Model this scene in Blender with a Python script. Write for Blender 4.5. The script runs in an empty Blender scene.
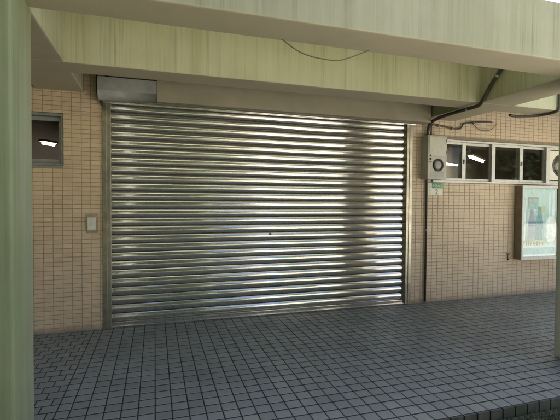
import bpy, bmesh, math, random
from mathutils import Vector, Matrix, noise

random.seed(7)
scene = bpy.context.scene
COL = scene.collection
R = math.radians

# ------------------------------------------------------------------ helpers
def link(name, bm, mat=None, parent=None, smooth=False, loc=(0, 0, 0)):
    me = bpy.data.meshes.new(name)
    bm.normal_update()
    if smooth:
        for f in bm.faces:
            f.smooth = True
    bm.to_mesh(me)
    bm.free()
    o = bpy.data.objects.new(name, me)
    COL.objects.link(o)
    o.location = loc
    for m in (mat if isinstance(mat, (list, tuple)) else [mat]):
        if m:
            me.materials.append(m)
    if parent:
        o.parent = parent
    return o

def empty(name, loc=(0, 0, 0), rz=0):
    o = bpy.data.objects.new(name, None)
    o.empty_display_size = 0.1
    COL.objects.link(o)
    o.location = loc
    o.rotation_euler[2] = rz
    return o

def tag(o, label=None, cat=None, group=None, kind=None):
    if label: o["label"] = label
    if cat: o["category"] = cat
    if group: o["group"] = group
    if kind: o["kind"] = kind
    return o

def box(bm, x0, x1, y0, y1, z0, z1, bev=0.0, mi=0, seg=2):
    vs = [bm.verts.new((x, y, z)) for x in (x0, x1) for y in (y0, y1) for z in (z0, z1)]
    q = [(0, 1, 3, 2), (4, 6, 7, 5), (0, 4, 5, 1), (2, 3, 7, 6), (0, 2, 6, 4), (1, 5, 7, 3)]
    fs = []
    for a in q:
        f = bm.faces.new([vs[i] for i in a]); f.material_index = mi; fs.append(f)
    if bev > 0:
        es = list({e for f in fs for e in f.edges})
        r = bmesh.ops.bevel(bm, geom=es, offset=bev, segments=seg, profile=0.6, affect='EDGES')
        for f in r['faces']:
            f.material_index = mi
    return vs

def tube(bm, pts, r, n=10, cap=True):
    pts = [Vector(p) for p in pts]
    rings = []
    prev = None
    for i, p in enumerate(pts):
        if i == 0: t = pts[1] - pts[0]
        elif i == len(pts) - 1: t = pts[-1] - pts[-2]
        else: t = (pts[i + 1] - pts[i]).normalized() + (pts[i] - pts[i - 1]).normalized()
        t.normalize()
        if prev is None:
            a = Vector((0, 0, 1)) if abs(t.z) < 0.9 else Vector((1, 0, 0))
            u = t.cross(a).normalized()
        else:
            u = (prev - t * prev.dot(t)).normalized()
        prev = u
        v = t.cross(u)
        rr = r[i] if isinstance(r, (list, tuple)) else r
        rings.append([bm.verts.new(p + rr * (math.cos(2 * math.pi * k / n) * u + math.sin(2 * math.pi * k / n) * v)) for k in range(n)])
    for a, b in zip(rings, rings[1:]):
        for k in range(n):
            f = bm.faces.new((a[k], a[(k + 1) % n], b[(k + 1) % n], b[k])); f.smooth = True
    if cap:
        bm.faces.new(rings[0][::-1]); bm.faces.new(rings[-1])

def smooth_path(pts, n=6):
    pts = [Vector(p) for p in pts]
    out = []
    P = [pts[0]] + pts + [pts[-1]]
    for i in range(1, len(P) - 2):
        for k in range(n):
            t = k / n
            a, b, c, d = P[i - 1], P[i], P[i + 1], P[i + 2]
            out.append(0.5 * ((2 * b) + (c - a) * t + (2 * a - 5 * b + 4 * c - d) * t * t + (3 * b - a - 3 * c + d) * t ** 3))
    out.append(pts[-1])
    return out

def disc_y(bm, cx, y, cz, r, n=40, mi=0):
    vs = [bm.verts.new((cx + r * math.cos(2 * math.pi * k / n), y, cz + r * math.sin(2 * math.pi * k / n))) for k in range(n)]
    f = bm.faces.new(vs); f.material_index = mi
    return vs

def lathe_y(bm, cx, cz, prof, n=40, mi=0):
    """prof: list of (radius, y); revolved round the y axis through (cx, cz)."""
    rings = []
    for r, y in prof:
        rings.append([bm.verts.new((cx + r * math.cos(2 * math.pi * k / n), y, cz + r * math.sin(2 * math.pi * k / n))) for k in range(n)])
    for a, b in zip(rings, rings[1:]):
        for k in range(n):
            f = bm.faces.new((a[k], a[(k + 1) % n], b[(k + 1) % n], b[k])); f.smooth = True; f.material_index = mi
    return rings

# ------------------------------------------------------------------ materials
class NT:
    def __init__(s, name):
        s.m = bpy.data.materials.new(name); s.m.use_nodes = True
        s.t = s.m.node_tree; s.n = s.t.nodes
        s.b = s.n['Principled BSDF']
    def new(s, typ, **kw):
        n = s.n.new(typ)
        for k, v in kw.items(): setattr(n, k, v)
        return n
    def L(s, a, b): s.t.links.new(a, b)
    def coord(s): return s.new('ShaderNodeTexCoord').outputs['Object']
    def mapped(s, scale, vec=None):
        mp = s.new('ShaderNodeMapping'); mp.inputs['Scale'].default_value = scale
        s.L(vec or s.coord(), mp.inputs['Vector']); return mp.outputs['Vector']
    def noise(s, vec, scale, detail=5, rough=0.55):
        n = s.new('ShaderNodeTexNoise'); n.inputs['Scale'].default_value = scale
        n.inputs['Detail'].default_value = detail; n.inputs['Roughness'].default_value = rough
        s.L(vec, n.inputs['Vector']); return n.outputs['Fac']
    def ramp(s, fac, stops, interp='LINEAR'):
        r = s.new('ShaderNodeValToRGB'); r.color_ramp.interpolation = interp
        el = r.color_ramp.elements
        while len(el) < len(stops): el.new(0.5)
        for e, (p, c) in zip(el, stops):
            e.position = p; e.color = (*c, 1) if len(c) == 3 else c
        s.L(fac, r.inputs['Fac']); return r.outputs['Color']
    def mix(s, fac, a, b, blend='MIX'):
        m = s.new('ShaderNodeMix', data_type='RGBA', blend_type=blend)
        for i, v in ((0, fac), (6, a), (7, b)):
            if isinstance(v, (int, float)): m.inputs[i].default_value = v
            elif isinstance(v, tuple): m.inputs[i].default_value = (*v, 1) if len(v) == 3 else v
            else: s.L(v, m.inputs[i])
        return m.outputs[2]
    def math(s, op, a, b=None, c=None):
        m = s.new('ShaderNodeMath', operation=op)
        for i, v in enumerate((a, b, c)):
            if v is None: continue
            if isinstance(v, (int, float)): m.inputs[i].default_value = v
            else: s.L(v, m.inputs[i])
        return m.outputs[0]
    def bump(s, h, strength=0.3, dist=0.01):
        b = s.new('ShaderNodeBump'); b.inputs['Strength'].default_value = strength; b.inputs['Distance'].default_value = dist
        s.L(h, b.inputs['Height']); s.L(b.outputs['Normal'], s.b.inputs['Normal'])
    def base(s, c):
        if isinstance(c, tuple): s.b.inputs['Base Color'].default_value = (*c, 1)
        else: s.L(c, s.b.inputs['Base Color'])
    def rough(s, r):
        if isinstance(r, (int, float)): s.b.inputs['Roughness'].default_value = r
        else: s.L(r, s.b.inputs['Roughness'])
    def attr(s, name): return s.new('ShaderNodeAttribute', attribute_name=name).outputs['Fac']

def simple(name, col, rough=0.5, metal=0.0, var=0.12, scale=18, bump=0.0):
    t = NT(name)
    n = t.noise(t.coord(), scale)
    lo = tuple(c * (1 - var) for c in col); hi = tuple(min(1, c * (1 + var)) for c in col)
    t.base(t.ramp(n, [(0.3, lo), (0.7, hi)])); t.rough(rough); t.b.inputs['Metallic'].default_value = metal
    if bump: t.bump(t.noise(t.coord(), scale * 6), bump, 0.004)
    return t.m

def paint_mat(name='weathered_cream_paint', lo=(0.37, 0.375, 0.245), hi=(0.455, 0.455, 0.325)):
    """cream masonry paint; algae and rain streaks run down the upright faces"""
    t = NT(name)
    co = t.coord()
    big = t.noise(co, 1.3, 4)
    st = t.noise(t.mapped((15, 15, 0.45)), 1.0, 6, 0.6)
    fine = t.noise(t.mapped((42, 42, 0.8)), 1.0, 4, 0.6)
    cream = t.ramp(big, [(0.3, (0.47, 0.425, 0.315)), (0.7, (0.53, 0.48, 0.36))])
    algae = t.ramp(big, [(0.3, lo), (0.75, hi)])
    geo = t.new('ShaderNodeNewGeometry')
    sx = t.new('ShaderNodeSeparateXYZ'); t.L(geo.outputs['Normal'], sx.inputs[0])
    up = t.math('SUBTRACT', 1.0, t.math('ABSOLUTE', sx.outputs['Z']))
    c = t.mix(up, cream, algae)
    pat = t.ramp(t.noise(t.mapped((1.3, 1.3, 1.6)), 1.0, 3), [(0.36, (.25,) * 3), (0.64, (1, 1, 1))])
    upm = t.math('MULTIPLY', up, pat)
    s1 = t.ramp(st, [(0.46, (0, 0, 0)), (0.66, (1, 1, 1))])
    s2 = t.ramp(fine, [(0.52, (0, 0, 0)), (0.72, (1, 1, 1))])
    c = t.mix(t.math('MULTIPLY', t.math('MULTIPLY', s1, upm), 0.50), c, (0.26, 0.255, 0.145))
    c = t.mix(t.math('MULTIPLY', t.math('MULTIPLY', s2, upm), 0.60), c, (0.17, 0.18, 0.115))
    s3 = t.ramp(t.noise(t.mapped((5, 5, 0.25)), 1.0, 3), [(0.5, (0, 0, 0)), (0.68, (1, 1, 1))])
    c = t.mix(t.math('MULTIPLY', t.math('MULTIPLY', s3, up), 0.20), c, (0.53, 0.55, 0.46))
    grime = t.ramp(t.noise(co, 5, 6), [(0.55, (0, 0, 0)), (0.8, (1, 1, 1))])
    c = t.mix(t.math('MULTIPLY', grime, 0.25), c, (0.30, 0.26, 0.17))
    t.base(c); t.rough(0.75)
    t.bump(t.noise(co, 90, 4), 0.25, 0.004)
    return t.m

def wall_tile_mat():
    t = NT('tan_ceramic_tile')
    a = t.attr('tone')
    co = t.coord()
    c = t.ramp(a, [(0.0, (0.58, 0.44, 0.305)), (0.5, (0.65, 0.505, 0.35)), (1.0, (0.71, 0.56, 0.405))])
    sx = t.new('ShaderNodeSeparateXYZ'); t.L(co, sx.inputs[0])
    # same tiles right of the shutter; the greyer light there is put into their colour
    f = t.ramp(t.math('MULTIPLY', sx.outputs['X'], 0.1), [(0.31, (0, 0, 0)), (0.33, (1, 1, 1))])
    c = t.mix(t.math('MULTIPLY', f, 0.55), c, (0.56, 0.49, 0.385))
    st = t.ramp(t.noise(t.mapped((3.2, 3.2, 1.1)), 1.0, 6, 0.6), [(0.55, (0, 0, 0)), (0.75, (1, 1, 1))])
    c = t.mix(t.math('MULTIPLY', st, 0.30), c, (0.58, 0.52, 0.43))
    d = t.ramp(t.noise(co, 2.1, 6, 0.65), [(0.52, (0, 0, 0)), (0.75, (1, 1, 1))])
    c = t.mix(t.math('MULTIPLY', d, 0.35), c, (0.36, 0.26, 0.165))
    low = t.ramp(sx.outputs['Z'], [(0.05, (1, 1, 1)), (0.55, (0, 0, 0))])
    sp = t.ramp(t.noise(t.mapped((5, 5, 2.2)), 1.0, 5, .6), [(0.5, (0, 0, 0)), (0.66, (1, 1, 1))])
    c = t.mix(t.math('MULTIPLY', t.math('MULTIPLY', low, sp), 0.5), c, (0.60, 0.57, 0.50))
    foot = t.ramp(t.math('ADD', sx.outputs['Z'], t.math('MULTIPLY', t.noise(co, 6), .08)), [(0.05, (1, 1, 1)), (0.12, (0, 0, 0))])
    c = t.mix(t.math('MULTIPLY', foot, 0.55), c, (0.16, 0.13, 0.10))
    t.base(c)
    t.rough(t.ramp(t.noise(co, 12), [(0.3, (0.34,) * 3), (0.7, (0.55,) * 3)]))
    t.bump(t.noise(co, 70), 0.12, 0.003)
    return t.m

def floor_tile_mat():
    t = NT('slate_floor_tile')
    a = t.attr('tone'); co = t.coord()
    c = t.ramp(a, [(0.0, (0.200, 0.216, 0.198)), (0.5, (0.240, 0.258, 0.236)), (1.0, (0.280, 0.297, 0.272))])
    d = t.ramp(t.noise(co, 1.7, 6, 0.6), [(0.42, (0, 0, 0)), (0.72, (1, 1, 1))])
    c = t.mix(t.math('MULTIPLY', d, 0.35), c, (0.215, 0.215, 0.19))
    g = t.ramp(t.noise(co, 55, 5, 0.7), [(0.5, (0, 0, 0)), (0.8, (1, 1, 1))])
    c = t.mix(t.math('MULTIPLY', g, 0.30), c, (0.12, 0.125, 0.118))
    k_ = t.ramp(t.noise(co, 0.9, 7, .68), [(0.50, (0, 0, 0)), (0.60, (1, 1, 1))])
    c = t.mix(t.math('MULTIPLY', k_, 0.32), c, (0.135, 0.14, 0.13))
    w_ = t.ramp(t.noise(t.mapped((7, 7, 7)), 1.0, 2), [(0.70, (0, 0, 0)), (0.74, (1, 1, 1))])
    c = t.mix(t.math('MULTIPLY', w_, 0.25), c, (0.34, 0.34, 0.31))
    t.base(c)
    t.rough(t.ramp(t.noise(co, 3.0, 6), [(0.3, (0.36,) * 3), (0.7, (0.56,) * 3)]))
    t.bump(t.noise(t.mapped((260, 60, 60)), 1.0, 3), 0.12, 0.003)
    return t.m

def steel_mat():
    t = NT('brushed_stainless')
    co = t.coord()
    br = t.noise(t.mapped((1.2, 60, 160)), 1.0, 5, 0.6)
    dirt = t.noise(t.mapped((1.6, 1.6, 2.2)), 1.0, 6, 0.62)
    c = t.ramp(br, [(0.25, (0.53, 0.52, 0.49)), (0.75, (0.64, 0.63, 0.60))])
    dm = t.ramp(dirt, [(0.48, (0, 0, 0)), (0.78, (1, 1, 1))])
    c = t.mix(t.math('MULTIPLY', dm, 0.45), c, (0.36, 0.33, 0.26))
    sp = t.ramp(t.noise(t.mapped((14, 14, 22)), 1.0, 3), [(0.72, (0, 0, 0)), (0.78, (1, 1, 1))])
    c = t.mix(t.math('MULTIPLY', sp, 0.5), c, (0.22, 0.13, 0.07))
    t.base(c); t.b.inputs['Metallic'].default_value = 0.80
    r = t.math('MULTIPLY_ADD', br, 0.07, 0.08)
    r = t.math('ADD', r, t.math('MULTIPLY', dm, 0.12))
    t.rough(r)
    wob = t.noise(t.mapped((4.5, 4, 9)), 1.0, 3)
    t.bump(wob, 0.12, 0.012)
    return t.m

def glass_mat(name, tint=(0.8, 0.85, 0.82), rough=0.02, refl=0.65):
    t = NT(name)
    t.n.remove(t.b)
    out = t.n['Material Output']
    tr = t.new('ShaderNodeBsdfTransparent'); tr.inputs['Color'].default_value = (*tint, 1)
    gl = t.new('ShaderNodeBsdfGlossy'); gl.inputs['Roughness'].default_value = rough
    fr = t.new('ShaderNodeFresnel'); fr.inputs['IOR'].default_value = 1.52
    mx = t.new('ShaderNodeMixShader')
    geo = t.new('ShaderNodeNewGeometry')      # only the outer face of the thin pane mirrors
    t.L(t.math('MULTIPLY', t.math('MULTIPLY', fr.outputs[0], refl), t.math('SUBTRACT', 1.0, geo.outputs['Backfacing'])), mx.inputs[0])
    t.L(tr.outputs[0], mx.inputs[1]); t.L(gl.outputs[0], mx.inputs[2]); t.L(mx.outputs[0], out.inputs['Surface'])
    return t.m

def emit_mat(name, col, s):
    t = NT(name)
    t.base((0.8, 0.8, 0.8)); t.b.inputs['Emission Color'].default_value = (*col, 1); t.b.inputs['Emission Strength'].default_value = s
    return t.m

def ground_mat():
    t = NT('mossy_soil'); co = t.coord()
    n1 = t.noise(co, 0.7, 6); n2 = t.noise(co, 26, 6, 0.7)
    a = t.ramp(n2, [(0.3, (0.030, 0.042, 0.018)), (0.55, (0.060, 0.082, 0.036)), (0.75, (0.12, 0.12, 0.08))])
    b = t.ramp(n2, [(0.3, (0.07, 0.065, 0.045)), (0.7, (0.15, 0.14, 0.10))])
    t.base(t.mix(t.ramp(n1, [(0.4, (0, 0, 0)), (0.62, (1, 1, 1))]), a, b)); t.rough(0.95)
    t.bump(n2, 0.6, 0.03)
    return t.m

def leaf_mat(name, lo, hi):
    t = NT(name)
    a = t.attr('tone')
    t.base(t.ramp(a, [(0, lo), (1, hi)])); t.rough(0.55)
    t.b.inputs['Transmission Weight'].default_value = 0.0
    return t.m

PAINT = paint_mat(); PAINTG = paint_mat('shaded_algae_paint', (0.22, 0.265, 0.135), (0.32, 0.355, 0.205)); WTILE = wall_tile_mat(); FTILE = floor_tile_mat(); STEEL = steel_mat()  # left pillar paint: algae green, darkened further to carry the shade there
GROUT = simple('brown_grout', (0.38, 0.295, 0.21), 0.9, var=0.25, scale=9)
FGROUT = simple('dark_floor_grout', (0.026, 0.027, 0.028), 0.9, var=0.25, scale=9)
ALU = simple('pale_aluminium', (0.55, 0.56, 0.54), 0.42, 0.35, 0.10, 14)
ALUD = simple('grey_aluminium', (0.30, 0.32, 0.32), 0.45, 0.4, 0.15, 14)
GALV = simple('galvanised_sheet', (0.34, 0.35, 0.335), 0.68, 0.0, 0.22, 7)
RAIL = simple('rail_steel', (0.36, 0.35, 0.28), 0.30, 0.8, 0.25, 10)
DARK = simple('dark_plastic', (0.020, 0.019, 0.018), 0.5)
PIPE = simple('dark_conduit', (0.045, 0.040, 0.034), 0.45, 0.0, 0.35, 12)
PIPEB = simple('brown_conduit', (0.075, 0.055, 0.040), 0.5, 0.0, 0.3, 12)
GREYBOX = simple('grey_enamel', (0.43, 0.43, 0.39), 0.42, 0.1, 0.12, 9)
WHITE = simple('white_plastic', (0.72, 0.72, 0.64), 0.4, 0, 0.08, 12)
IVORY = simple('ivory_plastic', (0.62, 0.62, 0.52), 0.4, 0, 0.08, 12)
GREEN = simple('sign_green', (0.03, 0.27, 0.13), 0.4)
INK = simple('ink', (0.05, 0.06, 0.05), 0.6)
ROOM = simple('room_paint', (0.38, 0.33, 0.24), 0.8, 0, 0.15, 3)
BRONZE = simple('bronze_frame', (0.20, 0.165, 0.115), 0.45, 0.3, 0.2, 8)
CONC = simple('pale_concrete', (0.48, 0.46, 0.42), 0.85, 0, 0.2, 2.5, 0.3)
ROOF = simple('roof_concrete', (0.36, 0.34, 0.29), 0.9, 0, 0.2, 3, 0.3)
GLASS = glass_mat('window_glass', (0.90, 0.91, 0.88), 0.02, 0.9)
CLEAR = glass_mat('case_glass', (0.93, 0.96, 0.95), 0.03, 1.3)
LAMP = emit_mat('added_tube', (1.0, 0.98, 0.92), 22.0)
LAMPB = emit_mat('added_tube_bright', (1.0, 0.93, 0.88), 14.0)
BARK = simple('bark', (0.10, 0.08, 0.06), 0.9, 0, 0.35, 8, 0.5)

# ------------------------------------------------------------------ key dimensions (metres)
WY = 4.64                 # face of the tiled wall
ZB, ZT = 2.51, 2.955      # underside and top of the canopy beams
B1 = (2.37, 2.69)         # near beam
B2 = (3.66, 3.95)         # far beam
XL, XR = -7.5, 12.0
SX0, SX1 = -0.50, 3.275   # shutter opening
SZ = 2.75
GZ = -0.078               # level of the ground in front of the step

def add_tiles(bm, lay, x0, x1, z0, z1, px, pz, y, gap, th, phx=0.0, phz=0.0):
    """shallow bevelled tiles on an upright face at y, clipped to the rectangle"""
    i0 = math.floor((x0 - phx) / px); i1 = math.ceil((x1 - phx) / px)
    j0 = math.floor((z0 - phz) / pz); j1 = math.ceil((z1 - phz) / pz)
    for i in range(i0, i1):
        for j in range(j0, j1):
            a = max(x0, phx + i * px + gap / 2); b = min(x1, phx + (i + 1) * px - gap / 2)
            c = max(z0, phz + j * pz + gap * .36); d = min(z1, phz + (j + 1) * pz - gap * .36)
            if b - a < 0.008 or d - c < 0.008: continue
            e = 0.0022
            tx = random.uniform(-1, 1) * 0.0006; tz = random.uniform(-1, 1) * 0.0004
            o = [bm.verts.new(p) for p in ((a, y, c), (b, y, c), (b, y, d), (a, y, d))]
            n = [bm.verts.new(p) for p in ((a + e, y - th - tx - tz, c + e), (b - e, y - th + tx - tz, c + e), (b - e, y - th + tx + tz, d - e), (a + e, y - th - tx + tz, d - e))]
            tone = min(1, max(0, random.gauss(0.5, 0.2)))
            fs = [bm.faces.new(n)]
            for k in range(4):
                fs.append(bm.faces.new((o[k], o[(k + 1) % 4], n[(k + 1) % 4], n[k])))
            for f in fs: f[lay] = tone

# ------------------------------------------------------------------ ground, pavement, step
bm = bmesh.new()
N = 60
v = [bm.verts.new(p) for p in ((-400, -400, GZ), (400, -400, GZ), (400, 400, GZ), (-400, 400, GZ))]
bm.faces.new(v)
tag(link('ground', bm, ground_mat()), kind='structure')

bm = bmesh.new()
v = [bm.verts.new(p) for p in ((2.7, -11.5, GZ + .005), (30, -11.5, GZ + .005), (30, 0.9, GZ + .005), (2.7, 0.9, GZ + .005))]
bm.faces.new(v)
tag(link('yard_paving', bm, CONC), kind='structure')

EDGE = 2.11
bm = bmesh.new()
box(bm, XL, XR, EDGE + .002, 5.4, -0.3, -0.004)
base_ = link('pavement_bed', bm, FGROUT); tag(base_, kind='structure')

bm = bmesh.new()
lay = bm.faces.layers.float.new('tone')
PX, PY, gap = 0.107, 0.1, 0.008
GY = 0.0125
def ftile(a, b, c, d):
    e = 0.003
    z = [random.gauss(0, 0.0004) for _ in range(3)]
    zz = (z[0], z[0] + z[1] * .6, z[0] + z[1] * .6 + z[2] * .6, z[0] + z[2] * .6)
    o = [bm.verts.new(p) for p in ((a, c, -0.0035), (b, c, -0.0035), (b, d, -0.0035), (a, d, -0.0035))]
    q = ((a + e, c + e), (b - e, c + e), (b - e, d - e), (a + e, d - e))
    n = [bm.verts.new((*p, -0.0015 + h)) for p, h in zip(q, zz)]
    tone = min(1, max(0, random.gauss(0.5, 0.22)))
    fs = [bm.faces.new(n)] + [bm.faces.new((o[k], o[(k + 1) % 4], n[(k + 1) % 4], n[k])) for k in range(4)]
    for f in fs: f[lay] = tone
XS = -0.62
j = 0; y = EDGE + 0.004
while y < WY + .06:
    y1 = min(y + PY, WY + 0.06)
    x = XS + 0.0
    i0 = math.ceil(XS / PX)
    i = i0 - 1
    while i * PX < XR - PX:
        a = max(XS, i * PX) + gap / 2; b = (i + 1) * PX - gap / 2
        if b - a > 0.02: ftile(a, b, y + GY / 2, y1 - GY / 2)
        i += 1
    off = 0.5 * PX if j % 2 else 0.0
    x = XS - off
    if off: ftile(XS - off + gap / 2, XS - gap / 2, y + GY / 2, y1 - GY / 2)
    while x > XL + PX:
        ftile(x - PX + gap / 2, x - gap / 2, y + GY / 2, y1 - GY / 2); x -= PX
    y = y1; j += 1
tag(link('pavement', bm, FTILE), kind='structure')

bm = bmesh.new()
lay = bm.faces.layers.float.new('tone')
i = math.floor(XL / PX)
while i * PX < XR - PX:
    n0 = len(bm.faces)
    h = random.uniform(-.002, .002)
    box(bm, i * PX + .006, (i + 1) * PX - .006, EDGE - 0.012, EDGE + 0.001, GZ - 0.03, -0.003, 0)
    bm.faces.ensure_lookup_table()
    tone = random.uniform(.2, .7)
    for f in bm.faces[n0:]: f[lay] = tone
    i += 1
def step_mat():
    t = NT('mossy_step_tile'); co = t.coord()
    c = t.ramp(t.noise(t.mapped((14, 14, 5)), 1.0, 5), [(.3, (.05, .052, .040)), (.7, (.105, .105, .085))])
    c = t.mix(t.ramp(t.noise(co, 6, 5), [(.5, (0, 0, 0)), (.68, (.7, .7, .7))]), c, (.050, .065, .028))
    t.base(c); t.rough(.7); t.bump(t.noise(co, 60), .4, .004); return t.m
tag(link('step_edge', bm, step_mat()), kind='structure')

# grass and moss along the foot of the step
bm = bmesh.new()
lay = bm.faces.layers.float.new('tone')
for k in range(9000):
    x = random.uniform(0.9, 4.6); y = EDGE - 0.03 - abs(random.gauss(0, 0.35))
    if noise.noise((x * 2.2, y * 2.2, 0)) < -0.12: continue
    a = random.uniform(0, 6.28); h = random.uniform(.008, .03) * (1.4 if random.random() < .1 else 1); w = random.uniform(.0015, .004)
    dx, dy = math.cos(a), math.sin(a); l = random.uniform(.2, 1.0) * h
    p = Vector((x, y, GZ + .001)); s = Vector((-dy * w, dx * w, 0)); m = p + Vector((dx * l * .4, dy * l * .4, h * .65)); t_ = p + Vector((dx * l, dy * l, h))
    vs = [bm.verts.new(c) for c in (p - s, p + s, m + s * .7, t_, m - s * .7)]
    f = bm.faces.new(vs); f[lay] = random.random()
tag(link('grass', bm, leaf_mat('moss_green', (0.045, 0.06, 0.02), (0.13, 0.16, 0.07))), kind='stuff')

# ------------------------------------------------------------------ tiled wall
WTOP = 4.2
LW = (-2.35, -0.905, 1.735, 2.28)    # left window opening
RW = (3.63, 8.86, 1.655, 2.255)      # right window opening
def solid_grid(bm, xs, zs, fill, y0, y1):
    nx, nz = len(xs) - 1, len(zs) - 1
    F = lambda i, k: 0 <= i < nx and 0 <= k < nz and fill((xs[i] + xs[i + 1]) / 2, (zs[k] + zs[k + 1]) / 2)
    cache = {}
    def V(x, y, z):
        key = (x, y, z)
        if key not in cache: cache[key] = bm.verts.new(key)
        return cache[key]
    for i in range(nx):
        for k in range(nz):
            if not F(i, k): continue
            a, b, c, d = xs[i], xs[i + 1], zs[k], zs[k + 1]
            bm.faces.new((V(a, y0, c), V(b, y0, c), V(b, y0, d), V(a, y0, d)))
            bm.faces.new((V(a, y1, c), V(a, y1, d), V(b, y1, d), V(b, y1, c)))
            if not F(i - 1, k): bm.faces.new((V(a, y0, c), V(a, y0, d), V(a, y1, d), V(a, y1, c)))
            if not F(i + 1, k): bm.faces.new((V(b, y0, c), V(b, y1, c), V(b, y1, d), V(b, y0, d)))
            if not F(i, k - 1): bm.faces.new((V(a, y0, c), V(a, y1, c), V(b, y1, c), V(b, y0, c)))
            if not F(i, k + 1): bm.faces.new((V(a, y0, d), V(b, y0, d), V(b, y1, d), V(a, y1, d)))

def inside(x, z, r): return r[0] < x < r[1] and r[2] < z < r[3]
DOOR = (SX0, SX1, -1, SZ)
wall = empty('tiled_wall', (0, 0, 0))
tag(wall, 'long building wall faced in small tan ceramic tiles on both sides of the metal shutter', 'wall')
bm = bmesh.new()
solid_grid(bm, [XL, LW[0], LW[1], SX0, SX1, RW[0], RW[1], XR], [-0.25, RW[2], LW[2], RW[3], LW[3], SZ, WTOP],
           lambda x, z: not (inside(x, z, LW) or inside(x, z, RW) or inside(x, z, DOOR)), WY, WY + 0.2)
link('wall_body', bm, GROUT, wall)
bm = bmesh.new()
lay = bm.faces.layers.float.new('tone')
TX, TZ = 0.0895, 0.0462
for (a, b, c, d) in ((-3.2, SX0 - .004, 0.002, LW[2] - .002), (-3.2, LW[0], LW[2], LW[3]), (LW[1] + .002, SX0 - .004, LW[2] - .002, LW[3]), (-3.2, SX0 - .004, LW[3] + .002, 2.92),
                     (SX1 + .004, 9.6, 0.002, RW[2] - .002), (SX1 + .004, RW[0], RW[2] - .002, RW[3]), (RW[1], 9.6, RW[2], RW[3]), (SX1 + .004, 9.6, RW[3] + .002, 2.92)):
    add_tiles(bm, lay, a, b, c, d, TX, TZ, WY, 0.0065, 0.003, phx=-0.021)
link('tile_facing', bm, WTILE, wall)
# reveals of the openings are left as grout; windows follow
def window_unit(x0, x1, z0, z1, stiles, sw, mat, depth=0.07, rail=0.05, y0=None, lap=True):
    """frame with sashes; each sash is a ring of stiles and rails, the panes are sub-parts"""
    yf = WY + 0.012 if y0 is None else y0
    bm = bmesh.new()
    fr = 0.028
    box(bm, x0 + .002, x1 - .002, yf, yf + 0.11, z1 - fr, z1 - .002, 0.002)
    box(bm, x0 + .002, x1 - .002, yf, yf + 0.11, z0 + .002, z0 + fr, 0.002)
    box(bm, x0 + .002, x0 + fr, yf + .002, yf + 0.108, z0 + fr, z1 - fr, 0.002)
    box(bm, x1 - fr, x1 - .002, yf + .002, yf + 0.108, z0 + fr, z1 - fr, 0.002)
    w = link('window', bm, mat, wall)
    for k, (a, b) in enumerate(zip(stiles, stiles[1:])):
        ys = yf + (0.008 if k % 2 == 0 else 0.05)
        a2, b2 = a - sw / 2 + .001, b + sw / 2 - .001
        a2 = max(a2, x0 + fr + .001); b2 = min(b2, x1 - fr - .001)
        bm = bmesh.new()
        z0s, z1s = z0 + fr + .001, z1 - fr - .001
        t = 0.036
        box(bm, a2, a2 + sw, ys, ys + t, z0s, z1s, 0.003)
        box(bm, b2 - sw, b2, ys, ys + t, z0s, z1s, 0.003)
        box(bm, a2 + sw, b2 - sw, ys + .002, ys + t - .002, z1s - rail, z1s, 0.003)
        box(bm, a2 + sw, b2 - sw, ys + .002, ys + t - .002, z0s, z0s + rail, 0.003)
        link('sash', bm, mat, w)
        if lap and k % 2 == 0:
            zc = (z0 + z1) / 2
            bm = bmesh.new(); box(bm, b2 - sw * .75, b2 - sw * .35, ys - .014, ys - .0005, zc - .03, zc + .03, .003); box(bm, b2 - sw * .65, b2 - sw * .45, ys - .022, ys - .0145, zc - .012, zc + .028, .002)
            link('latch', bm, ALUD, w)
        if y0 == WY - 0.03 and k == 4: continue      # the exhaust fan fills this sash
        bm = bmesh.new()
        box(bm, a2 + sw - .004, b2 - sw + .004, ys + .015, ys + .020, z0s + rail - .004, z1s - rail + .004)
        link('pane', bm, GLASS, w)
    return w
pitch = 0.522
window_unit(*RW, [RW[0] + .02 + 0.0 + pitch * k - 0.02 for k in range(11)], 0.062, ALU, rail=0.035, y0=WY - 0.03)
w = window_unit(*LW, [LW[0], (LW[0] + LW[1]) / 2, LW[1]], 0.028, ALUD, rail=0.045, y0=WY + 0.02)

# sills and head trims of the windows
bm = bmesh.new(); box(bm, RW[0] - .03, RW[1] + .03, WY - 0.034, WY - 0.001, RW[3] + .001, RW[3] + .036, 0.003); link('window_head', bm, simple('head_trim', (0.23, 0.19, 0.14), .7), wall)
bm = bmesh.new(); box(bm, LW[0], LW[1], WY - 0.012, WY + 0.03, LW[2] - .02, LW[2] - .001, 0.003); link('window_sill', bm, ALUD, wall)

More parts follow.
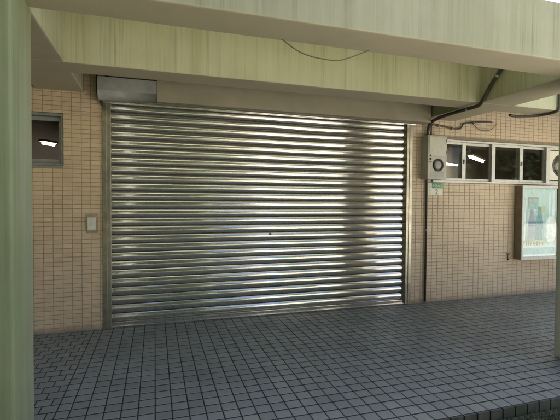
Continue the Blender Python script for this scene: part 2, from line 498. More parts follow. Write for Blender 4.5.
# dim room behind the windows
bm = bmesh.new()
box(bm, XL + .1, XR - .1, WY + .21, WY + 5.2, -0.2, 3.15)
bmesh.ops.reverse_faces(bm, faces=bm.faces[:])
bm.faces.ensure_lookup_table()
bmesh.ops.delete(bm, geom=[f for f in bm.faces if all(abs(v.co.y - WY - .21) < 1e-4 for v in f.verts)], context='FACES_ONLY')
room = link('room_wall', bm, ROOM); tag(room, kind='structure')
bm = bmesh.new()
box(bm, XL, XR, WY + .2, WY + 5.4, 3.2, 3.35); tag(link('roof', bm, ROOF), kind='structure')
bm = bmesh.new(); box(bm, XL + .12, 0.9, 8.3, 8.42, -0.19, 3.14); box(bm, 0.78, 0.9, WY + .25, 8.29, -0.19, 3.14)
tag(link('room_wall', bm, simple('partition_paint', (.42, .34, .28), .8, 0, .12, 2)), kind='structure')
def added_tube_lamp(x, y, z, ln, rz, label, lm=None):  # tubes added in place of bright reflections in the panes
    t = empty('added_lamp', (x, y, z), rz)
    tag(t, label, 'lamp', 'added tube lamps inside the room')
    bm = bmesh.new(); box(bm, -ln / 2, ln / 2, -.05, .05, 0, .04, .004); link('lamp_housing', bm, WHITE, t)
    bm = bmesh.new(); tube(bm, [(-ln / 2 + .03, 0, -.022), (ln / 2 - .03, 0, -.022)], .018, 10); link('lamp_tube', bm, lm or LAMP, t)
added_tube_lamp(6.25, 6.6, 2.27, 1.2, R(35), 'added tube lamp standing in for a bright reflection in the right panes, nearest the wall box')
added_tube_lamp(7.5, 9.0, 2.42, 1.2, R(20), 'added tube lamp deep in the room, standing in for a reflection at the wall box end of the windows')
added_tube_lamp(-1.66, 7.4, 2.31, 0.30, R(60), 'added tube lamp behind the small window by the left pillar, standing in for a pale streak on the glass', LAMPB)

# ------------------------------------------------------------------ roller shutter
sh = empty('roller_shutter', ((SX0 + SX1) / 2, WY, 0))
tag(sh, 'wide closed stainless steel roller shutter of horizontal slats between tiled walls', 'shutter')
def shp(name, bm, mat, smooth=False, par=None):
    bmesh.ops.translate(bm, vec=(-(SX0 + SX1) / 2, -WY, 0), verts=bm.verts[:])
    return link(name, bm, mat, par or sh, smooth)
bm = bmesh.new()
P = 0.0955
NX = 90
xa, xb = SX0 + .030, SX1 - .03
nsl = int(2.62 / P)
for s in range(nsl):
    z0 = 0.055 + s * P
    prof = []
    M = 11
    for k in range(M + 1):
        t = k / M
        prof.append((-0.0118 * math.sin(math.pi * t) ** 0.75, z0 + 0.006 + t * (P - 0.011)))
    tilt = random.gauss(0, 0.010); sagy = random.gauss(0, 0.0006)
    # the topmost courses are a little dented
    amp = 0.0010 + (0.0035 if z0 > 2.22 else 0)
    rows = []
    for (dy, z) in prof:
        row = []
        for i in range(NX + 1):
            x = xa + (xb - xa) * i / NX
            w = amp * noise.noise((x * 2.1, s * 3.7, (z - z0) * 9)) + 0.0016 * noise.noise((x * 0.6, s * 0.35, 5.1))
            tw = 0.018 * noise.noise((x * 1.3, s * 0.8, 9.3))
            row.append(bm.verts.new((x, WY + 0.034 + dy + w + sagy + (z - z0 - P / 2) * (tilt + tw), z)))
        rows.append(row)
    for a, b in zip(rows, rows[1:]):
        for i in range(NX):
            f = bm.faces.new((a[i], a[i + 1], b[i + 1], b[i])); f.smooth = True
    # hooked joint below the course
    lo = [bm.verts.new((xa + (xb - xa) * i / 6, WY + 0.052, z0 - 0.006)) for i in range(7)]
    hi = [bm.verts.new((xa + (xb - xa) * i / 6, WY + 0.046, z0 + 0.008)) for i in range(7)]
    for i in range(6): bm.faces.new((lo[i], lo[i + 1], hi[i + 1], hi[i]))
shp('shutter_curtain', bm, STEEL)
bm = bmesh.new(); box(bm, xa, xb, WY + .012, WY + .06, 0.004, 0.058, 0.004); box(bm, xa, xb, WY - .006, WY + .011, 0.003, 0.018, 0.002); shp('bottom_bar', bm, STEEL)
bm = bmesh.new(); lathe_y(bm, 1.335, 0.985, [(.015, WY + .04), (.015, WY + .019), (.012, WY + .017), (.006, WY + .017), (.004, WY + .024), (.001, WY + .024)], 24); shp('lock', bm, simple('rusty_lock', (.22, .14, .085), .6, .4, .3, 40))
for (a, b, m) in ((SX0 - .030, SX0 + .052, RAIL), (SX1 - .055, SX1 + .03, RAIL)):
    bm = bmesh.new()
    box(bm, a, b, WY - 0.022, WY - 0.016, 0.002, 2.50, 0.0015)     # front plate
    box(bm, a, a + .006, WY - 0.0155, WY + 0.07, 0.002, 2.50)
    box(bm, b - .006, b, WY - 0.0155, WY + 0.012, 0.002, 2.50)
    box(bm, a + (b - a) * .42, a + (b - a) * .52, WY - 0.030, WY - 0.0225, 0.002, 2.50, 0.002)
    shp('guide_rail', bm, m)
# motor cover and painted fascia box over the curtain
bm = bmesh.new()
prof = [(4.44, 2.64)]
for k in range(9):
    a = math.pi / 2 * k / 8
    prof.append((4.44 + .08 - .08 * math.cos(a), 2.505 - .08 * math.sin(a)))
prof += [(4.636, 2.425), (4.636, 2.64)]
ra = [bm.verts.new((-0.555, y, z)) for y, z in prof]; rb = [bm.verts.new((0.018, y, z)) for y, z in prof]
for k in range(len(prof)):
    f = bm.faces.new((ra[k], rb[k], rb[(k + 1) % len(prof)], ra[(k + 1) % len(prof)])); f.smooth = 0 < k < 9
bm.faces.new(ra[::-1]); bm.faces.new(rb)
shp('motor_cover', bm, GALV)
bm = bmesh.new(); box(bm, 0.021, 3.49, 4.485, WY - .001, 2.437, 2.9, 0.004); shp('fascia_box', bm, simple('tan_fascia_paint', (0.34, 0.31, 0.225), .6, 0, .12, 2.5))
bm = bmesh.new(); box(bm, SX0 - .02, SX1 + .02, 4.535, 4.60, 2.405, 2.436, 0.004); shp('head_rail', bm, STEEL)

# ------------------------------------------------------------------ pillars, beams, canopy roof
def solid(name, label, cat, dims, group=None, mat=PAINT, bev=0.012):
    x0, x1, y0, y1, z0, z1 = dims
    bm = bmesh.new(); box(bm, x0, x1, y0, y1, z0, z1, bev)
    o = link(name, bm, mat)
    return tag(o, label, cat, group)
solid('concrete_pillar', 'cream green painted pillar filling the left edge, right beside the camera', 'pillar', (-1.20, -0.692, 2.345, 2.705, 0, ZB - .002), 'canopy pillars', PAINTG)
solid('concrete_pillar', 'pale painted pillar cut off by the right edge, standing on the slate floor', 'pillar', (3.455, 3.99, 2.345, 2.695, 0, ZB - .002), 'canopy pillars', paint_mat('lit_cream_paint', (0.52, 0.48, 0.31), (0.60, 0.56, 0.38)))  # paler copy of the paint, so the pillar's lit look sits in its colour
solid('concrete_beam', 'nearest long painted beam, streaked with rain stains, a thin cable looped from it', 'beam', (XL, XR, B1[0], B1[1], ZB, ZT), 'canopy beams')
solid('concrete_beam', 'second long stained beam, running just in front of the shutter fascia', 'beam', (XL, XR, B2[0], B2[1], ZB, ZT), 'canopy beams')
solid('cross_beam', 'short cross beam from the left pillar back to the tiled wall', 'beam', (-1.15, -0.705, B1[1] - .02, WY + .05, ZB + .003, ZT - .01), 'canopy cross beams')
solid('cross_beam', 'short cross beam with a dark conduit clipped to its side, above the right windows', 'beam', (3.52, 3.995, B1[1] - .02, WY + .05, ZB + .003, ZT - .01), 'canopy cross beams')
for x in (-5.2, 8.3):
    pass
bm = bmesh.new()
# roof slab: open to the sky over the right bay between the two beams
box(bm, XL, 3.99, B1[1] + 0.21, WY + .19, ZT - .012, ZT + .09)
box(bm, 3.992, XR, B2[0] + .05, WY + .19, ZT - .012, ZT + .09)
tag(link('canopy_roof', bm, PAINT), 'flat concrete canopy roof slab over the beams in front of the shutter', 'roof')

# ------------------------------------------------------------------ pipes and cables
bm = bmesh.new()
px = 3.488
path = [(px - .005, 3.20, 2.93), (px - .005, 3.34, 2.82), (px - .005, 3.50, 2.66), (px - .005, 3.60, 2.535), (px, 3.66, 2.487), (px, 3.74, 2.478), (px, 3.95, 2.478), (px + .01, 4.3, 2.474), (px + .03, 4.52, 2.45),
        (px + .042, 4.590, 2.38), (px + .044, 4.612, 2.28), (px + .044, 4.612, 2.1), (px + .044, 4.612, 0.02)]
pp = path[:2] + smooth_path(path[1:11], 4)[1:] + path[11:]
tube(bm, pp, [.021] * (len(pp) - 6) + [.019, .017, .0155, .0145, .0145, .0145], 12)
cp = link('conduit_pipe', bm, PIPE)
tag(cp, 'long dark conduit running down the wall beside the shutter and up over the beams', 'pipe')
for (c, ax) in (((px, 3.84, 2.478), 'y'), ((px + .044, 4.612, 1.9), 'z'), ((px + .044, 4.612, 1.0), 'z'), ((px - .005, 3.42, 2.741), 'd')):
    bm = bmesh.new()
    d = {'y': Vector((0, 1, 0)), 'z': Vector((0, 0, 1)), 'd': Vector((0, .7, -.7))}[ax] * .012
    tube(bm, [Vector(c) - d, Vector(c) + d], .0255 if ax != 'z' else .0175, 12); link('pipe_clip', bm, ALUD, cp)
bm = bmesh.new()
yb = 4.60
pts = [(3.56, 4.57, 2.262), (3.56, 4.57, 2.36), (3.575, 4.585, 2.42), (3.63, 4.60, 2.44), (3.80, 4.61, 2.425), (3.98, 4.612, 2.405), (4.08, 4.612, 2.42), (4.12, 4.612, 2.475), (4.2, 4.612, 2.498), (4.42, 4.606, 2.525), (4.62, 4.606, 2.535)]
tube(bm, smooth_path(pts, 5), 0.0105, 8)
cb = link('cable', bm, PIPEB)
for (x, z, wd_) in ((3.70, 2.433, .02), (3.93, 2.410, .02), (4.30, 2.510, .018)):
    b2_ = bmesh.new(); box(b2_, x - .006, x + .006, 4.592, 4.634, z - wd_, z + wd_, .002); link('cable_clip', b2_, ALUD, cb)
tag(cb, 'brown cable from the top of the grey wall box, bent along under the beam', 'cable')
bm = bmesh.new()
pts = [(4.27, 4.61, 2.50), (4.36, 4.60, 2.43), (4.47, 4.60, 2.405), (4.6, 4.60, 2.43), (4.70, 4.60, 2.52)]
tube(bm, smooth_path(pts, 6), 0.0045, 6)
tag(link('cable', bm, PIPEB), 'thin slack brown wire drooping over the tiles above the right windows', 'cable')
bm = bmesh.new()
pts = [(4.26, 3.975, 2.487), (4.36, 3.972, 2.48), (4.58, 3.90, 2.484), (4.64, 3.83, 2.488), (4.655, 3.70, 2.492), (4.66, 3.644, 2.52), (4.66, 3.636, 2.62), (4.66, 3.636, 2.93)]
tube(bm, smooth_path(pts, 5), 0.017, 10)
o = link('conduit_pipe', bm, PIPE); tag(o, 'short dark conduit hooked under the beam in the open bright bay', 'pipe')
bm = bmesh.new()
pts = [(0.829, 2.66, 2.515), (0.90, 2.672, 2.478), (0.978, 2.68, 2.444), (1.06, 2.68, 2.424), (1.131, 2.68, 2.416), (1.248, 2.68, 2.414), (1.31, 2.68, 2.427), (1.40, 2.678, 2.462), (1.525, 2.66, 2.516)]
tube(bm, smooth_path(pts, 6), 0.0042, 6)
tag(link('cable', bm, simple('grey_green_wire', (0.12, 0.13, 0.07), .6)), 'thin loose wire sagging in a loop under the nearest beam', 'cable')
bm = bmesh.new()
tube(bm, smooth_path([(-.575, 4.60, 2.92), (-.575, 4.59, 2.6), (-.57, 4.58, 2.49), (-.545, 4.585, 2.44), (-.53, 4.60, 2.38)], 5), 0.012, 8)
tag(link('cable', bm, DARK), 'short black power lead beside the grey shutter motor cover', 'cable')

# ------------------------------------------------------------------ wall box with round port
bx = empty('wall_box', (3.604, WY - .004, 1.69))
tag(bx, 'light grey metal wall box with a round dark rimmed port, beside the right windows', 'wall box')
bm = bmesh.new(); box(bm, -.152, .150, -.145, 0, 0, .585, 0.008); link('box_body', bm, GREYBOX, bx)
bm = bmesh.new(); box(bm, -.136, .134, -.151, -.1455, .31, .565, 0.004); link('upper_panel', bm, simple('box_panel', (0.47, 0.47, 0.43), .38, .1, .1), bx)
bm = bmesh.new()
lathe_y(bm, .01, .19, [(.083, -.1445), (.083, -.156), (.078, -.160), (.062, -.160), (.058, -.150)])
link('port_rim', bm, DARK, bx)
bm = bmesh.new()
rg = lathe_y(bm, .01, .19, [(.058, -.1465), (.050, -.152), (.034, -.156), (.016, -.158), (.004, -.1585)])
bm.faces.new(rg[-1])
link('port_lens', bm, simple('lens_grey', (0.30, 0.30, 0.28), .25), bx)
for (x, z) in ((-.128, .012), (.126, .012), (-.128, .573), (.126, .573)):
    bm = bmesh.new(); rg = lathe_y(bm, x, z, [(.0055, -.1448), (.0055, -.1475), (.003, -.1485)], 10); bm.faces.new(rg[-1]); link('screw', bm, ALUD, bx)
bm = bmesh.new(); box(bm, -.05, .07, -.1465, -.1455, .10, .118); link('rating_label', bm, simple('faded_label', (.30, .31, .29), .6), bx)
for z in (.36, .52):
    bm = bmesh.new(); tube(bm, [(.140, -.150, z - .022), (.140, -.150, z + .022)], .0055, 8); link('hinge', bm, ALUD, bx)
bm = bmesh.new()
for k in range(6): box(bm, -.11, .10, -.1512, -.1455, .028 + k * .012, .033 + k * .012)
link('vent', bm, ALUD, bx)
for (z, h) in ((.335, .02), (.285, .03), (.25, .014)):
    bm = bmesh.new(); box(bm, -.122, -.104, -.1575, -.1455, z - .03, z - .03 + h, .002); link('button', bm, DARK, bx)

# ------------------------------------------------------------------ small exit-number sign
sg = empty('small_sign', (3.687, WY - .006, 1.477))
tag(sg, 'small white sign with a green header and the number 2 under the wall box', 'sign')
bm = bmesh.new(); box(bm, -.121, .121, -.006, 0, 0, .170, .002); link('plate', bm, WHITE, sg)
bm = bmesh.new(); box(bm, -.058, .119, -.0085, -.0062, .098, .168); link('header', bm, GREEN, sg)
bm = bmesh.new()
for g in range(4):      # four illegible characters on the header
    cx = -.036 + g * .043; cz = .133
    for (a, b, c, d) in ((-.014, .014, .012, .016), (-.014, .014, -.004, 0), (-.014, .014, -.019, -.015), (-.002, .002, -.015, .017)) if g % 2 else ((-.015, .015, .006, .010), (-.013, -.009, -.018, .006), (.009, .013, -.018, .006), (-.003, .001, -.012, .018), (-.009, .009, -.014, -.010)):
        box(bm, cx + a, cx + b, -.0105, -.0087, cz + c, cz + d)
link('lettering', bm, WHITE, sg)
cu = bpy.data.curves.new('numeral', 'FONT'); cu.body = '2'; cu.size = .10; cu.extrude = .001; cu.align_x = 'CENTER'
to = bpy.data.objects.new('numeral_text', cu); COL.objects.link(to)
bpy.context.view_layer.update()
me = bpy.data.meshes.new_from_object(to.evaluated_get(bpy.context.evaluated_depsgraph_get()))
bpy.data.objects.remove(to)
nm = bpy.data.objects.new('numeral', me); COL.objects.link(nm); nm.parent = sg
nm.location = (.022, -.0075, .015); nm.rotation_euler = (R(90), 0, 0); me.materials.append(INK)
bm = bmesh.new()
for z in (.03, .055, .08, .105, .13): box(bm, -.101, -.079, -.0078, -.0062, z, z + .012)
link('side_lettering', bm, simple('faded_ink', (.45, .47, .42), .6), sg)

# ------------------------------------------------------------------ switch box on the left wall
sw = empty('switch_box', (-.638, WY - .005, 1.066))
tag(sw, 'small ivory switch box on the tiled wall left of the shutter', 'switch')
bm = bmesh.new(); box(bm, -.058, .062, -.004, 0, -.03, .175, .001); link('patch', bm, simple('mortar_patch', (.36, .31, .24), .9, 0, .2), sw)
bm = bmesh.new(); box(bm, -.043, .043, -.040, -.0045, 0, .140, .006); link('box_body', bm, IVORY, sw)
bm = bmesh.new(); box(bm, -.034, .034, -.043, -.0405, .012, .128, .001); link('cover_plate', bm, WHITE, sw)
bm = bmesh.new(); box(bm, -.012, .012, -.048, -.0435, .05, .09, .002); link('rocker', bm, IVORY, sw)

# ------------------------------------------------------------------ notice board
nb = empty('notice_board', (5.46, WY - .005, .545))
tag(nb, 'glass fronted notice board with a pale teal poster under the right windows', 'notice board')
W2, Hb, D = .365, 1.085, .128
bm = bmesh.new()
box(bm, -W2, W2, -.02, 0, 0, Hb)
box(bm, -W2, -W2 + .018, -D, -.0205, 0, Hb, .002); box(bm, W2 - .018, W2, -D, -.0205, 0, Hb, .002)
box(bm, -W2 + .0185, W2 - .0185, -D, -.0205, 0, .018, .002); box(bm, -W2 + .0185, W2 - .0185, -D, -.0205, Hb - .018, Hb, .002)
link('case', bm, BRONZE, nb)
bm = bmesh.new()
t = .030
box(bm, -W2 - .004, -W2 + t, -D - .016, -D - .001, -.004, Hb + .004, .003); box(bm, W2 - t, W2 + .004, -D - .016, -D - .001, -.004, Hb + .004, .003)
box(bm, -W2 + t, W2 - t, -D - .015, -D - .001, -.004, t + .012, .003); box(bm, -W2 + t, W2 - t, -D - .015, -D - .001, Hb - t, Hb + .004, .003)
link('door_frame', bm, ALU, nb)
bm = bmesh.new(); box(bm, -W2 + t - .003, W2 - t + .003, -D - .009, -D - .004, t + .009, Hb - t + .003); link('door_glass', bm, CLEAR, nb)
bm = bmesh.new()
tube(bm, [(W2 - .018, -D - .016, Hb * .42), (W2 - .018, -D - .03, Hb * .42)], .009, 10); link('lock', bm, ALUD, nb)
GLOW = 0.055     # glow added to brighten the print; no lamp stands behind it
def poster_mat():
    t = NT('poster_print'); co = t.coord()
    sx = t.new('ShaderNodeSeparateXYZ'); t.L(co, sx.inputs[0])
    z = sx.outputs['Z']
    n = t.noise(t.mapped((5, 1, 4)), 1.0, 5, .6)
    c = t.ramp(t.math('MULTIPLY_ADD', n, .3, z), [(.22, (.40, .58, .58)), (.34, (.74, .80, .78)), (.44, (.42, .55, .42)), (.60, (.36, .52, .50)), (.85, (.48, .62, .60)), (1.2, (.60, .72, .70))])
    f = t.noise(t.mapped((16, 1, 5)), 1.0, 5, .65)
    c = t.mix(t.ramp(f, [(.5, (0, 0, 0)), (.68, (.75, .75, .75))]), c, (.80, .86, .85))
    f2 = t.noise(t.mapped((9, 3, 12)), 1.0, 5, .65)
    c = t.mix(t.ramp(f2, [(.56, (0, 0, 0)), (.72, (.6, .6, .6))]), c, (.30, .40, .42))
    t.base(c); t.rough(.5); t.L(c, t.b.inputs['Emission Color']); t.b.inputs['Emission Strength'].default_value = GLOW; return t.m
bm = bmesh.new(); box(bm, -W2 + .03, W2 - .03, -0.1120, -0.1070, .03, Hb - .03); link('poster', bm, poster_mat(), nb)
def blob(name, cx, cz, rx, rz, mat, y, p=2.4, n=36):
    bm = bmesh.new(); vs = []
    for k in range(n):
        a = 2 * math.pi * k / n
        c_, s_ = math.cos(a), math.sin(a)
        vs.append((cx + rx * math.copysign(abs(c_) ** (2 / p), c_), cz + rz * math.copysign(abs(s_) ** (2 / p), s_)))
    fr = [bm.verts.new((x, y, z)) for x, z in vs]; bk = [bm.verts.new((x, y + .0012, z)) for x, z in vs]
    bm.faces.new(fr)
    for k in range(n): bm.faces.new((fr[k], bk[k], bk[(k + 1) % n], fr[(k + 1) % n]))
    return link(name, bm, mat, nb)
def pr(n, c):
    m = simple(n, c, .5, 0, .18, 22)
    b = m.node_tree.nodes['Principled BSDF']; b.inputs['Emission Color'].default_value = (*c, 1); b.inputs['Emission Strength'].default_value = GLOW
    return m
def figure(cx, z0, h, w, mat, y, sd):
    '''irregular bottle-shouldered figure outline, printed flat on the poster'''
    L = []; n = 26
    for k in range(n + 1):
        t_ = k / n
        r_ = w * (.95 if t_ < .55 else (.95 - 1.5 * (t_ - .55) if t_ < .75 else .55 if t_ < .93 else .55 * (1 - ((t_ - .93) / .07) ** 2) + .02))
        r_ *= 1 + .22 * noise.noise((t_ * 6, sd, 0))
        L.append((r_, z0 + h * t_, cx + .012 * noise.noise((t_ * 3, sd, 4))))
    vs = [(c_ - r_, z) for r_, z, c_ in L] + [(c_ + r_ * (1 + .2 * noise.noise((z * 9, sd, 9))), z) for r_, z, c_ in reversed(L)]
    bm = bmesh.new()
    fr = [bm.verts.new((x, y, z)) for x, z in vs]; bk = [bm.verts.new((x, y + .0012, z)) for x, z in vs]
    bm.faces.new(fr)
    for k in range(len(fr)): bm.faces.new((fr[k], bk[k], bk[(k + 1) % len(fr)], fr[(k + 1) % len(fr)]))
    link('printed_figure', bm, mat, nb)
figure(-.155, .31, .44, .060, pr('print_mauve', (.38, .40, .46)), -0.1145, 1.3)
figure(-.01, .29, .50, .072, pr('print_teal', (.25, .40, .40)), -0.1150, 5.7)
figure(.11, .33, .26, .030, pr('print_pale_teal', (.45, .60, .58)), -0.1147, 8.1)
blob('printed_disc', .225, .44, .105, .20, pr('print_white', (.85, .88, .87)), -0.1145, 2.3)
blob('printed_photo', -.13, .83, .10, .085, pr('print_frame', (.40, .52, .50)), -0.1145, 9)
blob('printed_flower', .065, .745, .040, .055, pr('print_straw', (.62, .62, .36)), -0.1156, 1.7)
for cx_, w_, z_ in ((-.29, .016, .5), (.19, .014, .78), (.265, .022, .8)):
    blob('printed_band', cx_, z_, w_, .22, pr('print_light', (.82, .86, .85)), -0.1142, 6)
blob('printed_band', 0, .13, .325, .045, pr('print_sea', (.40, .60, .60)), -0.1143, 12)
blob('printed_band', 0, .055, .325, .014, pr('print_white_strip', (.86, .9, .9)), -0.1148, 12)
bm = bmesh.new()
for (a, b, c, d) in ((-.235, -.03, .905, .915), (-.235, -.225, .72, .905), (-.235, -.03, .70, .708)): box(bm, a, b, -0.1165, -0.1157, c, d)
link('photo_border', bm, pr('print_red', (.50, .30, .30)), nb)
bm = bmesh.new()
random.seed(3)
x = -.25
while x < .10:
    w_ = random.uniform(.02, .045); h_ = random.uniform(.05, .085)
    box(bm, x, x + w_ * .35, -0.1162, -0.1152, .205, .205 + h_); box(bm, x, x + w_, -0.1162, -0.1153, .205 + h_ * .4, .205 + h_ * .62)
    x += w_ + .012
link('poster_lettering', bm, pr('print_ochre', (.50, .38, .20)), nb)
bm = bmesh.new()
for r_ in range(3):
    x = -.22
    while x < .07:
        w_ = random.uniform(.012, .03); box(bm, x, x + w_, -0.1172, -0.1164, .545 - r_ * .022, .557 - r_ * .022); x += w_ + .008
link('poster_small_print', bm, pr('print_navy', (.12, .20, .32)), nb)
random.seed(11)

# rusty T-shaped hook on the wall under the windows
hk = bmesh.new()
box(hk, -.028, .028, -.010, 0, .085, .102, .002); box(hk, -.008, .008, -.008, 0, 0, .084, .002); box(hk, -.008, .008, -.026, -.0085, .004, .018, .002)
o = link('wall_hook', hk, simple('rust', (.10, .065, .045), .8, .2, .3, 30), loc=(4.985, WY - .005, .53)); tag(o, 'small rusty T shaped hook on the tiles left of the notice board', 'hook')

# exhaust fan in the last window pane
fx, fz, fy = 5.979, 1.957, WY - .016
fan = empty('exhaust_fan', (fx, fy, fz))
tag(fan, 'white square exhaust fan with a round grille fitted in the last right window', 'fan')
bm = bmesh.new()
S = .222
rin = .172
n = 40
o1 = []; o2 = []; q1 = []; q2 = []
for k in range(n):
    a = 2 * math.pi * k / n
    m_ = S / max(abs(math.cos(a)), abs(math.sin(a)))
    for lst, r_, yy in ((o1, m_, 0), (o2, m_, .12), (q1, rin, -.004), (q2, rin, .12)):
        lst.append(bm.verts.new((r_ * math.cos(a), yy, r_ * math.sin(a))))
for k in range(n):
    k2 = (k + 1) % n
    for A, B in ((o1, q1), (q1, q2), (o2, o1)): bm.faces.new((A[k], A[k2], B[k2], B[k]))
link('fan_housing', bm, WHITE, fan)
for k in range(5):
    bm = bmesh.new(); a = 2 * math.pi * k / 5
    vs = []
    for (r_, da, dy) in ((.05, -.25, .05), (.155, -.40, .035), (.16, .15, .075), (.05, .35, .08)):
        vs.append(bm.verts.new((r_ * math.cos(a + da), dy, r_ * math.sin(a + da))))
    bm.faces.new(vs); r_ = bmesh.ops.solidify(bm, geom=bm.faces[:], thickness=.004)
    link('fan_blade', bm, simple('fan_grey', (.16, .16, .15), .4), fan)
bm = bmesh.new(); rg = lathe_y(bm, 0, 0, [(.055, .08), (.055, .03), (.045, .02), (.01, .018)], 24); bm.faces.new(rg[-1]); link('fan_hub', bm, WHITE, fan)
bm = bmesh.new()
for r_ in (.07, .115, .16):
    tube(bm, [(r_ * math.cos(2 * math.pi * k / 32), -.008, r_ * math.sin(2 * math.pi * k / 32)) for k in range(33)], .003, 5)
for a in (0, 1, 2, 3):
    tube(bm, [(.175 * math.cos(a * math.pi / 4), -.004, .175 * math.sin(a * math.pi / 4)), (-.175 * math.cos(a * math.pi / 4), -.004, -.175 * math.sin(a * math.pi / 4))], .003, 5)
link('fan_grille', bm, ALUD, fan)

# ------------------------------------------------------------------ the yard behind the camera (seen mirrored in the shutter and glass)
def tree(name, x, y, h, r, label, lo, hi, n=5000, trunk_h=None):
    t = empty(name, (x, y, GZ))
    tag(t, label, 'tree', 'trees across the yard')
    th = trunk_h or h * .42
    bm = bmesh.new()
    tube(bm, [(0, 0, -.1), (.03, .02, th * .5), (-.02, .05, th), (.05, 0, h * .8)], [.16, .12, .10, .03], 9)
    cl = []
    for k in range(9):
        a = k * 2.4 + random.random(); rr = r * random.uniform(.3, .75)
        c = Vector((rr * math.cos(a), rr * math.sin(a), th + (h - th) * random.uniform(.15, .85)))
        cl.append((c, r * random.uniform(.35, .6)))
        tube(bm, [(0, 0, th * .8), c * .55 + Vector((0, 0, th * .35)), c], [.06, .035, .012], 6)
    cl.append((Vector((0, 0, h * .85)), r * .5))
    link('trunk', bm, BARK, t)
    bm = bmesh.new(); lay = bm.faces.layers.float.new('tone')
    for k in range(n):
        c, cr = random.choice(cl)
        d = Vector((random.gauss(0, 1), random.gauss(0, 1), random.gauss(0, .8))).normalized() * cr * random.random() ** .4
        p = c + d; s = random.uniform(.08, .19)
        u = Vector((random.gauss(0, 1), random.gauss(0, 1), random.gauss(0, 1))).normalized()
        w = u.orthogonal().normalized()
        f = bm.faces.new([bm.verts.new(q) for q in (p - u * s, p + w * s * .45, p + u * s, p - w * s * .45)])
        f[lay] = random.random()
    link('crown', bm, leaf_mat(name + '_leaf', lo, hi), t)
    return t
G1 = ((.022, .045, .014), (.07, .12, .035)); G2 = ((.035, .07, .02), (.10, .17, .05))
tree('broadleaf_tree', -2.7, -0.7, 7.6, 2.9, 'broad dark tree added unseen beside the camera, its crown shading the left pillar', *G1, n=14000, trunk_h=3.3)  # unseen tree placed to keep sky light off the left pillar
tree('broadleaf_tree', 0.0, -5.4, 7.8, 2.7, 'tall dark tree opposite the left half of the shutter', *G1, n=12000, trunk_h=2.5)
tree('broadleaf_tree', -5.4, -7.4, 8.0, 3.0, 'dark tree at the back left of the yard', *G1, n=10000, trunk_h=2.4)
tree('broadleaf_tree', 3.6, -10.2, 5.6, 1.7, 'lighter green tree in front of the pale building', *G2)
tree('broadleaf_tree', 7.5, -9.0, 7.4, 2.1, 'bright green tree beside the paved yard', (.07, .16, .045), (.14, .29, .09), n=8000, trunk_h=3.6)
# the woods that close the yard on both sides
for (xa_, xb_, yy, lo_, hi_) in ((-22, 4.6, -12.2, (.012, .024, .008), (.045, .08, .024)), (20.5, 46, -12.5, (.016, .032, .014), (.06, .10, .045))):
    hb = bmesh.new(); lay = hb.faces.layers.float.new('tone')
    for k in range(26000):
        x = random.uniform(xa_, xb_)
        p = Vector((x, random.gauss(yy, .8), GZ + (7.5 + 1.6 * noise.noise((x * .4, 0, 0))) * random.random() ** .8)); q_ = random.uniform(.12, .30)
        u = Vector((random.gauss(0, 1), random.gauss(0, 1), random.gauss(0, 1))).normalized(); w = u.orthogonal().normalized()
        f = hb.faces.new([hb.verts.new(q) for q in (p - u * q_, p + w * q_ * .5, p + u * q_, p - w * q_ * .5)]); f[lay] = random.random()
    tag(link('wood', hb, leaf_mat('wood_leaf', lo_, hi_)), kind='stuff')
# hedge added to block light at the left of the yard
hb = bmesh.new(); lay = hb.faces.layers.float.new('tone')
for k in range(20000):
    p = Vector((random.uniform(-8, 1.1), random.gauss(-2.3, .3), GZ + random.uniform(0, 2.2))); s = random.uniform(.05, .11)
    u = Vector((random.gauss(0, 1), random.gauss(0, 1), random.gauss(0, 1))).normalized(); w = u.orthogonal().normalized()
    f = hb.faces.new([hb.verts.new(q) for q in (p - u * s, p + w * s * .5, p + u * s, p - w * s * .5)]); f[lay] = random.random()
tag(link('hedge', hb, leaf_mat('hedge_leaf', (.014, .028, .009), (.05, .085, .026))), 'unseen hedge added under the trees at the left of the yard to block light', 'hedge')
for (x, y, hgt, lab) in ((-.64, -1.15, 3.0, 'slim white post added behind the camera for a glint in the shutter'), (1.95, -5.6, 3.4, 'slim white post added at the corner of the sunlit paving for a glint')):
    lp = empty('glint_post', (x, y, GZ)); tag(lp, lab, 'added post', 'added white posts of the yard')  # unseen posts added so the slats catch narrow glints
    bm = bmesh.new(); tube(bm, [(0, 0, 0), (0, 0, .06), (0, 0, .061), (0, 0, hgt)], [.08, .08, .028, .022], 16); link('pole', bm, WHITE, lp)
    bm = bmesh.new(); bmesh.ops.create_uvsphere(bm, u_segments=20, v_segments=12, radius=.15); bmesh.ops.translate(bm, vec=(0, 0, hgt + .12), verts=bm.verts[:]); link('globe', bm, WHITE, lp, True)
# opposite building
ob = empty('opposite_building', (9, -15, GZ)); tag(ob, 'pale rendered building in sun on the far side of the yard', 'building')
bm = bmesh.new(); box(bm, -5.0, 11.8, -6, 0, -.1, 7.0); link('wall', bm, simple('pale_render', (.62, .58, .52), .85, 0, .08, 1.2), ob)
bm = bmesh.new(); box(bm, 3.4, 8.2, .003, .03, 3.3, 6.95); link('upper_cladding', bm, simple('pink_render', (.60, .47, .42), .8, 0, .08, 1.2), ob)
for k in range(5):
    for z in (1.1, 4.3):
        f = bmesh.new(); x = -4.2 + k * 3.2
        box(f, x, x + 1.5, -.01, .05, z, z + 1.5, .005); w = link('window', f, ALUD, ob)
        f = bmesh.new(); box(f, x + .08, x + 1.42, .051, .06, z + .08, z + 1.42); link('pane', f, simple('dark_pane', (.04, .05, .06), .08), w)
bm = bmesh.new(); box(bm, -5.2, 12.0, -6.2, .35, 7.0, 7.3); link('roof', bm, CONC, ob)

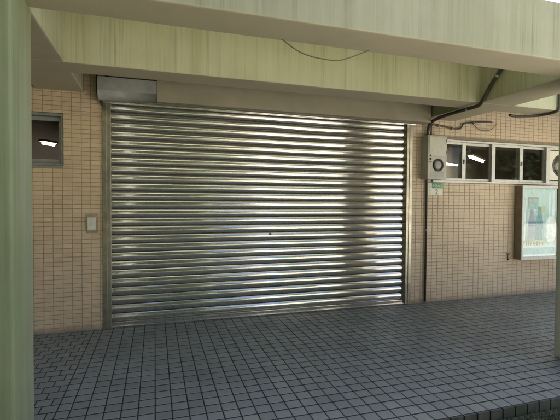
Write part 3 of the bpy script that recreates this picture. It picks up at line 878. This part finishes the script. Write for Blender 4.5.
# ------------------------------------------------------------------ camera
F, YAW, PITCH, ROLL = 400.16, R(17.359), R(-1.441), R(0.385)
def chain(v):
    x, y, z = v
    c, s = math.cos(ROLL), math.sin(ROLL); x, z = x * c - z * s, x * s + z * c
    c, s = math.cos(PITCH), math.sin(PITCH); y, z = y * c - z * s, y * s + z * c
    c, s = math.cos(YAW), math.sin(YAW); x, y = x * c + y * s, -x * s + y * c
    return Vector((x, y, z))
cam = bpy.data.cameras.new('camera'); co = bpy.data.objects.new('camera', cam); COL.objects.link(co)
cx_, cu_, cf_ = chain((1, 0, 0)), chain((0, 0, 1)), chain((0, 1, 0))
M = Matrix.Identity(4)
for i in range(3):
    M[i][0] = cx_[i]; M[i][1] = cu_[i]; M[i][2] = -cf_[i]
M[2][3] = 1.4
co.matrix_world = M
cam.sensor_width = 36; cam.lens = F / 560 * 36; cam.clip_start = .05; cam.clip_end = 2000
scene.camera = co

# ------------------------------------------------------------------ light
ELEV, AZ = R(61), R(18)       # sun stands behind the building: the front is in shade, the yard in sun
wd = bpy.data.worlds.new('World'); scene.world = wd; wd.use_nodes = True
nt = wd.node_tree
sky = nt.nodes.new('ShaderNodeTexSky'); sky.sky_type = 'NISHITA'; sky.sun_disc = False
sky.sun_elevation = ELEV; sky.sun_rotation = AZ; sky.dust_density = 4.0
bg = nt.nodes['Background']; bg.inputs['Strength'].default_value = 0.09
nt.links.new(sky.outputs[0], bg.inputs['Color'])
sl = bpy.data.lights.new('sun', 'SUN'); sl.energy = 5.0; sl.angle = R(.5); sl.color = (1, .94, .83)
so = bpy.data.objects.new('sun', sl); COL.objects.link(so)
d = Vector((math.sin(AZ) * math.cos(ELEV), math.cos(AZ) * math.cos(ELEV), math.sin(ELEV)))
so.rotation_euler = (-d).to_track_quat('-Z', 'Y').to_euler()
so.location = (0, 0, 12)

scene.view_settings.view_transform = 'Standard'; scene.view_settings.look = 'None'
scene.view_settings.gamma = 1; scene.view_settings.use_curve_mapping = False
scene.view_settings.exposure = 2.32
c = scene.cycles
c.use_denoising = True
c.max_bounces = 10; c.diffuse_bounces = 6; c.glossy_bounces = 5; c.transparent_max_bounces = 8; c.transmission_bounces = 4
c.sample_clamp_indirect = 12
c.caustics_reflective = False; c.caustics_refractive = False
